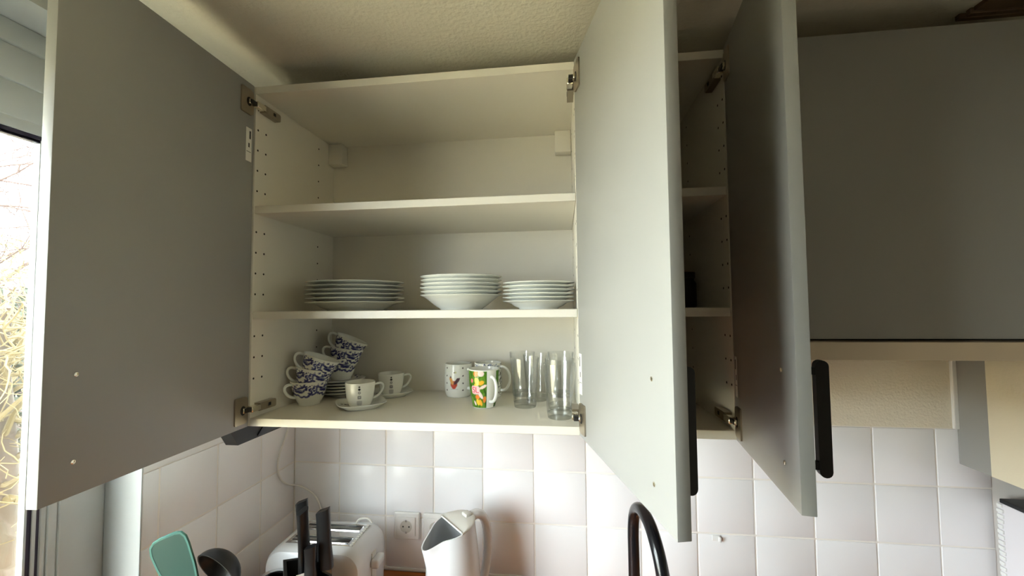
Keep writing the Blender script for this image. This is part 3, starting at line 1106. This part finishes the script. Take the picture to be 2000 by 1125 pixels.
def paint_band(rgb, th, r, z, outer):
    R = 3.7
    g = np.random.default_rng(5)
    for i in range(120):
        blob(rgb, th, z, outer, g.uniform(0, 2 * PI), g.uniform(8.5, 9.5), g.uniform(.1, .4), g.uniform(.06, .25), GB if g.uniform() < .7 else lin(90, 96, 120), r=R)
    for i in range(90):
        blob(rgb, th, z, outer, .5 + g.uniform(0, 1.0), g.uniform(.6, 8.6), g.uniform(.08, .3), g.uniform(.08, .3), lin(120, 120, 112) if g.uniform() < .6 else lin(80, 84, 90), r=R, rot=g.uniform(-1, 1))
    for tt in (-.25, -.07):
        blob(rgb, th, z, outer, tt, 9.0, .22, .22, GBK, r=R, pw=6)
    for k in range(6):
        blob(rgb, th, z, outer, .15 + k * .06, 9.15, .05, .35, lin(100, 108, 140), r=R)


mo3 = [(3.4, 0), (3.65, .1), (3.8, .6), (3.85, 3), (3.85, 6), (3.85, 9.6)]
R3 = lambda z: float(np.interp(z, [p[1] for p in mo3], [p[0] for p in mo3]))
mug('mug', 'white mug with a grey-blue band, half hidden behind the tulip mug', (53.3, 28.4, T), math.radians(-75), mo3, paint_band,
    (R3, 8.6, 1.9, 2.9, .4), math.radians(62))

# tumblers
gm = MB()
go = [(2.72, 0), (2.8, .15), (2.95, 1.2), (3.18, 5.0), (3.22, 5.15), (3.08, 5.35), (3.2, 6.1), (3.45, 9.4), (3.72, 12.4)]
gi = [(3.6, 12.42), (3.32, 9.4), (3.06, 6.0), (2.92, 5.0), (2.7, 1.6), (2.3, 1.25), (0, 1.2)]
first = None
GL = [((65.0, 17.0), 'clear tall tumbler, front one of the left file beside the mugs'),
      ((67.5, 24.6), 'clear tall tumbler, middle one of the left file'),
      ((63.0, 30.4), 'clear tall tumbler, rearmost of the left file near the back panel'),
      ((73.9, 7.3), 'clear tall tumbler nearest the front edge, beside the lit door'),
      ((73.9, 15.5), 'clear tall tumbler, second from the front in the right file'),
      ((74.1, 30.3), 'clear tall tumbler, rear one of the right file')]
for (p, lab) in GL:
    if first is None:
        t = thing('tumbler', lab, 'glass', (p[0], p[1], T), group='clear tumblers on the bottom shelf')
        m = MB(); m.lathe(go[2:] + gi[:5], 56)
        m.f = m.f[:-2]
        m.build('wall', M_glass, t, (0, 0, 0), smooth=60)
        m = MB(); m.lathe([(0, .12), (2.4, .05)] + go[:3] + [(2.72, 1.3), (2.3, 1.22), (0, 1.2)], 48)
        m.build('base', M_base, t, (0, 0, 0), smooth=50)
        first = t
    else:
        t = copy_tree(first)
        tag(t, lab, 'glass', 'clear tumblers on the bottom shelf')
        t.location = Vector((p[0], p[1], T)) * S

# ------------------------------------------------------------------ things in the narrow dark cabinet
m = MB(); m.box(94.2, 100.6, 17, 22, SZ, SZ + 8.6, 0, .1); m.box(95.4, 98.6, 16.93, 17, SZ + 5.6, SZ + 6.9, 1); m.box(96.0, 97.8, 16.93, 17, SZ + 2.0, SZ + 3.6, 1)
o = m.build('carton', [M_carton, M_label], None, (97.4, 19.5, SZ)); tag(o, 'dim grey carton on the middle shelf of the dark narrow cabinet', 'carton')
m = MB(); m.lathe([(2.9, 0), (3.1, .3), (3.1, 6), (2.6, 6.8), (2.6, 7.2), (2.9, 7.3), (2.9, 8.8), (0, 8.9)], 28, c=(105.2, 19, SZ))
o = m.build('jar', M_darkjar, None, (105.2, 19, SZ)); tag(o, 'dark lidded jar beside the carton in the narrow cabinet', 'jar')
m = MB(); m.lathe(plate_profile(4.5, 8.2, 3.4, .6), 48, c=(96, 14.5, T))
o = m.build('glass_dish', M_base, None, (96, 14.5, T)); tag(o, 'clear shallow dish on the floor of the narrow dark cabinet', 'dish')

# ------------------------------------------------------------------ worktop and what stands on it
m = MB(); m.box(XL + .1, 187.8, -26, D - .1, CTR - 3.8, CTR, 0, .3, 2)
o = m.build('worktop', M_counter, None, (87, 5, CTR)); tag(o, 'orange-brown wooden worktop along the tiled wall', 'worktop')
m = MB(); m.box(XL + .2, 187.6, -22, D - .2, FLOOR + 10, CTR - 3.85, 0, .1)
m.box(XL + .2, 187.6, -18, D - .2, FLOOR, FLOOR + 10, 0, .1)
o = m.build('base_cabinet', M_door, None, (87, 8, FLOOR)); tag(o, 'grey base cabinets carrying the wooden worktop', 'cabinet')


def rrect(x0, x1, z0, z1, rt, rb, n=8):
    pts = []
    for (cx, cz, r, a0) in ((x1 - rt, z1 - rt, rt, 0), (x0 + rt, z1 - rt, rt, 90), (x0 + rb, z0 + rb, rb, 180), (x1 - rb, z0 + rb, rb, 270)):
        for i in range(n + 1):
            a = math.radians(a0 + 90 * i / n)
            pts.append((cx + r * math.cos(a), cz + r * math.sin(a)))
    return pts


# toaster
TO = (8.6, 22, CTR)
to = thing('toaster', 'white two-slot toaster in the corner behind the black knife block', 'toaster', TO, math.radians(1))
TH = 19.0
m = MB()
secs = [(-8.4, .92, .90), (-8.1, .965, .955), (-7.2, .99, .985), (-5.6, 1, 1.0), (5.6, 1, 1.0), (7.2, .99, .985), (8.1, .965, .955), (8.4, .92, .90)]
vs, fs = [], []
base = rrect(-13.2, 13.2, 1.0, TH, 4.6, 1.2)
n = len(base)
for (y, sx, sz) in secs:
    for (x, z) in base: vs.append((x * sx, y, 1.0 + (z - 1.0) * sz))
for j in range(len(secs) - 1):
    for i in range(n):
        i2 = (i + 1) % n
        fs.append((j * n + i, j * n + i2, (j + 1) * n + i2, (j + 1) * n + i))
fs += [tuple(range(n))[::-1], tuple((len(secs) - 1) * n + i for i in range(n))]
m.add(vs, fs)
m.build('body', M_plastic, to, (0, 0, 0), smooth=35)
m = MB(); m.box(-9.2, 9.2, -5.4, 5.4, TH - .35, TH + .12, 0, .1); tp_ = m.build('top_plate', M_chrome, to, (0, 0, 0))
for yy in (-3.6, 2.6):
    m = MB(); m.box(-8.2, 8.2, yy - .9, yy + 1.7, TH + .121, TH + .14); m.build('slot', M_slot, tp_, (0, 0, 0))
    m = MB()
    for dy in (-.9, 1.7): m.tube([(-8.3, yy + dy, TH + .25), (8.3, yy + dy, TH + .25)], .16, 6)
    for q in range(3): m.tube([(-8.1, yy + .1 + q * .35, TH + .15), (8.1, yy + .1 + q * .35, TH + .15)], .07, 5)
    m.build('guard_wires', M_chrome, tp_, (0, 0, 0))
m = MB()
for i in range(11): m.box(9.0, 9.8, -5.4 + i, -4.8 + i, TH - .2, TH + .28, 0, .1)
m.build('ridge', M_plastic2, to, (0, 0, 0))
m = MB(); m.prism([(-1.4, 4.0), (1.4, 4.0), (1.2, TH - 4.2), (-1.2, TH - 4.2)], 'X', 12.9, 13.5); m.build('lever_track', M_plastic2, to, (0, 0, 0))
m = MB(); m.box(13.3, 15.6, -2.2, 2.2, 11.2, 13.6, 0, .6, 3); m.build('lever', M_plastic, to, (0, 0, 0))
for (x, y) in ((-10, -5), (10, -5), (-10, 5), (10, 5)):
    m = MB(); m.lathe([(1, 0), (1, 1.1), (0, 1.1)], 14, c=(x, y, 0)); m.build('foot', M_blackmatt, to, (0, 0, 0))
m = MB(); m.tube(smooth_path([(5.5, 5.6, TH + .2), (6.2, 6.2, TH + 1.1), (8.6, 6.4, TH + 1.3), (10.0, 6.1, TH + .2)]), .3, 8); m.build('lift_handle', M_plastic2, to, (0, 0, 0))

# knife block with knives, turned edge-on to the viewer
KB = (13.0, 5.6, CTR)
KR = math.radians(38)
kb = thing('knife_block', 'black knife block holding five black-handled knives', 'knife block', KB, KR)
KT = 19.6
m = MB()
a, b = 4.9, 4.5
top = lambda x, y: KT - 0.16 * x + 0.10 * y
vs = [(-b, -b, 0), (b, -b, 0), (b, b, 0), (-b, b, 0)] + [(x, y, top(x, y)) for x, y in ((-a, -a), (a, -a), (a, a), (-a, a))]
ai = a - .7
vs += [(x, y, top(x, y)) for x, y in ((-ai, -ai), (ai, -ai), (ai, ai), (-ai, ai))]
vs += [(x, y, 1.2) for x, y in ((-3.7, -3.7), (3.7, -3.7), (3.7, 3.7), (-3.7, 3.7))]
fs = [(0, 1, 2, 3)]
for i in range(4):
    j = (i + 1) % 4
    fs += [(i, j, 4 + j, 4 + i), (4 + i, 4 + j, 8 + j, 8 + i), (8 + i, 8 + j, 12 + j, 12 + i)]
fs.append((12, 13, 14, 15))
m.add(vs, fs)
m.build('box', M_blackmatt, kb, (0, 0, 0), smooth=None)
m = MB(); m.box(-2.6, -0.4, -ai + .06, -ai + .12, KT - 1.9, KT + 1.6, 0, 0, 1)
o = m.build('price_tag', M_label, kb, (0, 0, 0)); o['label'] = 'small white paper tag tucked in the top'


def knife(label, wx, wy, z0, z1, lean, wd, th, rotz):
    t = thing('knife', label, 'knife', (wx, wy, z0), group='knives in the black block', rot=(lean[1], lean[0], rotz))
    L = z1 - z0
    m = MB()
    n = 8
    secs = []
    for i in range(n + 1):
        u = i / n
        w_ = wd * (0.96 + .05 * math.cos(u * 2 * PI))
        secs.append((u * L, w_ / 2, th / 2 * (1 - .15 * math.sin(u * PI))))
    vs, fs = [], []
    for (z, hw, ht) in secs:
        for k in range(16):
            aa = 2 * PI * k / 16
            c, s = math.cos(aa), math.sin(aa)
            vs.append((hw * math.copysign(abs(c) ** .5, c), ht * math.copysign(abs(s) ** .5, s), z + (.35 * c * hw if z > L * .9 else 0)))
    for j in range(n):
        for i in range(16):
            i2 = (i + 1) % 16
            fs.append((j * 16 + i, j * 16 + i2, (j + 1) * 16 + i2, (j + 1) * 16 + i))
    fs += [tuple(range(16))[::-1], tuple(n * 16 + i for i in range(16))]
    m.add(vs, fs)
    m.build('handle', M_blackmatt, t, (0, 0, 0), smooth=45)
    m = MB(); m.box(-wd * .38, wd * .38, -.1, .1, -13, 0.1); m.build('blade', M_chrome, t, (0, 0, 0))
    return t


knife('tallest black-handled knife at the rear left of the block', 11.9, 6.6, CTR + 20.5, CTR + 35.2, (math.radians(-4), 0), 2.7, 1.7, math.radians(20))
knife('black-handled knife leaning in front of the tallest one', 13.5, 3.8, CTR + 19.6, CTR + 34.6, (math.radians(-3), math.radians(0)), 2.6, 1.7, math.radians(75))
knife('black-handled knife at the right of the block, upright', 18.2, 5.2, CTR + 20.5, CTR + 34.0, (math.radians(-4), 0), 3.1, 2.0, math.radians(12))
knife('short black-handled knife at the front of the block', 15.8, 2.6, CTR + 18.8, CTR + 26.8, (0, 0), 2.7, 1.9, math.radians(10))
knife('short black-handled knife half hidden behind the front ones', 15.0, 8.0, CTR + 20.5, CTR + 29.8, (0, 0), 2.0, 1.5, math.radians(15))

# kettle
KE = (44.6, 21.6, CTR)
KH = math.radians(224)        # spout heading
ke = thing('kettle', 'white plastic electric kettle with open spout, right of the sockets', 'kettle', KE, KH)


def kettle_r(phi, u):
    r = 7.9 - 2.0 * u + .25 * math.sin(u * PI)
    d = (phi + PI) % (2 * PI) - PI
    r += 3.1 * math.exp(-(d / .40) ** 2) * max(0, (u - .52) / .48) ** 1.3
    return r


def kettle_top(phi):
    d = abs((phi + PI) % (2 * PI) - PI)
    return 22.2 + 1.3 * (1 - math.cos(d)) / 2 * 2 - 2.2 * math.exp(-(d / .42) ** 2)


n = 72
rows = [0, .02, .1, .2, .3, .4, .5, .55, .6, .65, .7, .75, .8, .85, .9, .95, 1.0]
m = MB()
vs, fs = [], []
for u in rows:
    for i in range(n):
        p = 2 * PI * i / n
        z = 1.6 + (kettle_top(p) - 1.6) * u
        r = kettle_r(p, u)
        vs.append((r * math.cos(p), r * math.sin(p), z))
for u in rows[::-1]:
    for i in range(n):
        p = 2 * PI * i / n
        z = 1.9 + (kettle_top(p) - 1.9) * u
        r = kettle_r(p, u) - .32
        vs.append((r * math.cos(p), r * math.sin(p), z))
k = len(rows) * 2
for j in range(k - 1):
    for i in range(n):
        i2 = (i + 1) % n
        fs.append((j * n + i, j * n + i2, (j + 1) * n + i2, (j + 1) * n + i))
fs += [tuple(range(n))[::-1], tuple((k - 1) * n + i for i in range(n))]
m.add(vs, fs)
m.build('jug', M_plastic, ke, (0, 0, 0), smooth=50)
# lid: domed cover over the rear part, front opening left free
m = MB()
vs, fs = [], []
NR, NA = 8, 40
cx = .4
for j in range(NR + 1):
    s = j / NR
    for i in range(NA + 1):
        p = math.radians(84) + (2 * PI - 2 * math.radians(84)) * i / NA
        r = kettle_r(p, 1) + .1
        ex, ey = r * math.cos(p), r * math.sin(p)
        x0, y0 = cx, (ey * .96)
        x, y = x0 + (ex - x0) * s, y0 + (ey - y0) * s
        z0_ = kettle_top(math.radians(84)) + .15
        z = z0_ + (kettle_top(p) + .15 - z0_) * s + .45 * math.sin(PI * s)
        vs.append((x, y, z))
for j in range(NR):
    for i in range(NA):
        a0 = j * (NA + 1) + i
        fs.append((a0, a0 + 1, a0 + NA + 2, a0 + NA + 1))
m.add(vs, fs)
lid = m.build('lid', M_plastic2, ke, (0, 0, 0), smooth=60)
sm = lid.modifiers.new('thickness', 'SOLIDIFY'); sm.thickness = 0.0025
m = MB(); m.tube([(.45, -5.6, 23.75), (.45, 5.6, 23.75)], .2, 8); m.build('lid_edge', M_white, lid, (0, 0, 0))
m = MB(); m.box(-5.4, -3.4, -1.3, 1.3, 24.3, 25.6, 0, .4, 2); m.build('lid_button', M_plastic2, lid, (0, 0, 0))
# handle: closed loop at the rear
m = MB()
hp = smooth_path([(-5.2, 0, 23.9), (-7.6, 0, 24.2), (-9.6, 0, 22.8), (-10.9, 0, 19.5), (-11.2, 0, 14.5), (-10.6, 0, 9), (-9.4, 0, 5), (-7.4, 0, 3.4)], 5)
m.tube(hp, [1.7 - .35 * i / len(hp) for i in range(len(hp))], 14, flat=.75, up=(1, 0, 0))
m.build('handle', M_plastic, ke, (0, 0, 0), smooth=60)
m = MB(); m.lathe([(8.6, 0), (8.7, .5), (8.3, 1.5), (0, 1.5)], 48); m.build('power_base', M_plastic2, ke, (0, 0, 0))
m = MB(); m.prism([(6.5, 5), (7.2, 5), (6.25, 18), (5.7, 18)], 'Y', -.6, .6, 0, xf=lambda p: Matrix.Rotation(math.radians(128), 3, 'Z') @ (p + Vector((.25, 0, 0))))
m.build('water_window', M_clear, ke, (0, 0, 0))


# wall sockets
def socket(label, x, z, first=[None]):
    loc = (x, D - .05, z)
    if first[0] is None:
        t = thing('wall_socket', label, 'socket', loc, group='white sockets on the tiles')
        m = MB(); m.box(-4.1, 4.1, -1.0, 0, -4.1, 4.1, 0, .45, 3); fr = m.build('frame', M_white, t, (0, 0, 0))
        m = MB(); m.box(-2.85, 2.85, -1.35, -1.0, -2.85, 2.85, 0, .15, 2); m.build('insert', M_white, t, (0, 0, 0))
        m = MB()
        tf = lambda p: Vector((p.x, -1.36 - p.z, p.y))
        m.lathe([(2.05, 0), (2.05, .05), (1.9, .06), (1.9, .0), (0, .0)], 32, 0, xf=tf)
        m.lathe([(1.88, .0), (1.86, .03), (0, .03)], 32, 1, xf=tf)
        for dx in (-.95, .95): m.lathe([(.26, .03), (.26, .06), (0, .06)], 12, 2, xf=lambda p, dx=dx: tf(p + Vector((dx, 0, 0))))
        for dz in (-1.75, 1.75): m.box(-.25, .25, -1.5, -1.36, dz - .28, dz + .28, 3)
        m.build('outlet_well', [M_white, M_plastic2, M_ink, M_chrome], t, (0, 0, 0))
        first[0] = t
    else:
        t = copy_tree(first[0])
        tag(t, label, 'socket', 'white sockets on the tiles')
        t.location = Vector(loc) * S


socket('white wall socket on the tiles between toaster and kettle', 25.6, -40.6)
socket('white wall socket half hidden behind the kettle', 35.0, -40.6)

# adhesive hook
m = MB(); m.box(116.5, 118.7, D - .35, D - .02, -40.2, -38.6, 0, .15, 2); m.box(118.1, 118.7, D - 1.1, D - .3, -40.2, -38.9, 0, .15, 2)
o = m.build('wall_hook', M_white, None, (117.6, D, -39.4)); tag(o, 'tiny white adhesive hook on the tiles right of the tap', 'hook')

# tap
org = (90.5, 12, CTR)
tap = thing('tap', 'black arched kitchen tap below the lit cabinet door', 'tap', org)
m = MB(); m.lathe([(2.7, 0), (2.7, .8), (1.9, 1.2), (1.9, 9), (1.3, 10), (0, 10)], 28, c=org); m.build('base', M_blackgloss, tap, org)
pts = [(90.5, 12, CTR + 9), (90.5, 12, CTR + 24), (90.5, 12, -25.5), (90.7, 11.4, -21.5), (91.0, 8.8, -18.6), (91.6, 5.2, -17.6), (92.3, 1.2, -18.5), (92.9, -2.2, -21.2), (93.4, -4.2, -25), (93.8, -5.2, -30), (94.0, -5.6, -34)]
pp = smooth_path(pts, 6)
m = MB(); m.tube(pp, 1.3, 18); m.build('spout', M_blackgloss, tap, org, smooth=60)
m = MB(); m.tube([(94.0, -5.6, -33), (94.1, -5.8, -40)], 1.75, 18); m.build('spray_head', M_blackgloss, tap, org)
m = MB(); m.tube([(92.2, 12, CTR + 6), (96.5, 11, CTR + 8)], .6, 12); m.build('lever', M_blackgloss, tap, org)

# utensil holder with spatula and ladle (holder stands below the picture)
org = (6.4, -10, CTR)
m = MB(); m.lathe([(0, .3), (5.2, 0), (5.4, .3), (5.4, 14), (5.5, 14.2), (5.2, 14.2), (5.1, .8), (0, .6)], 36, c=org)
o = m.build('utensil_holder', M_plastic2, None, org); tag(o, 'round holder for the spatula and ladle at the window end of the worktop', 'holder')

# spatula
A = Vector((7.6, -11.0, CTR + 4))
B = Vector((-0.7, -13.4, -27.5))
spn = thing('spatula', 'mint green silicone spatula leaning in front of the left tiles', 'spatula', tuple(B))
ax = (B - A).normalized()
side = Vector((0.94, 0.33, 0.1)); side = (side - ax * side.dot(ax)).normalized()
nor = ax.cross(side)
xf = lambda p: B + side * p.x + ax * p.z + nor * p.y
out = [(-1.4, -2.0), (-2.6, 0), (-3.15, 5), (-3.3, 8.0), (-3.0, 9.4), (-2.2, 10.1), (-1.2, 10.35), (1.6, 10.35), (2.6, 10.0), (3.1, 9.0), (3.15, 7.5), (2.9, 3.5), (2.4, 0), (1.4, -2.0)]
m = MB(); m.prism(out, 'Y', -.25, .25, 0, xf); m.build('blade', M_green, spn, tuple(B), smooth=None)
m = MB(); m.tube([Vector((p[0], 0, p[1])) for p in out], .34, 6, 0, xf); m.build('blade_edge', M_greenrim, spn, tuple(B))
m = MB(); m.tube([A, B + ax * .5], .65, 10); m.build('handle', M_green, spn, tuple(B))

# ladle
LC = Vector((3.9, -10.8, -26.2))
ld = thing('ladle', 'black ladle beside the green spatula, bowl turned up', 'ladle', tuple(LC))
m = MB()
pr = []
for i in range(11):
    a = PI / 2 * i / 10
    pr.append((4.9 * math.sin(a), -4.9 * .72 * math.cos(a)))
pr2 = [(r * .93, z * .93) for r, z in pr[::-1]]
tilt = Matrix.Rotation(math.radians(28), 3, 'Y') @ Matrix.Rotation(math.radians(-62), 3, 'X')
m.lathe(pr + [(4.95, .12), (4.6, .12)] + pr2[1:], 36, xf=lambda p: LC + tilt @ (Matrix.Rotation(PI, 3, 'X') @ p))
m.build('bowl', M_blackmatt, ld, tuple(LC), smooth=60)
m = MB(); m.tube(smooth_path([tuple(LC + Vector((-2.6, -.6, -2.6))), (1.6, -10.6, -33), (4.6, -9.2, -44), (5.5, -8.5, CTR + 3)]), .6, 10); m.build('handle', M_blackmatt, ld, tuple(LC))

# metal-rimmed jar in front of the toaster
org = (1.6, 9.4, CTR)
jr = thing('storage_jar', 'jar with a shiny metal rim in front of the toaster', 'jar', org)
m = MB(); m.lathe([(3.4, 0), (3.6, .3), (3.6, 13.4), (3.3, 13.4), (3.2, .6), (0, .5)], 32, c=org); m.build('body', M_clear, jr, org)
m = MB(); m.lathe([(3.3, 13.4), (3.8, 13.5), (3.95, 14.1), (3.7, 14.6), (2.7, 14.5), (2.6, 14.0), (3.3, 13.4)], 40, c=org)
m.build('rim', M_chrome, jr, org)

bpy.context.view_layer.update()
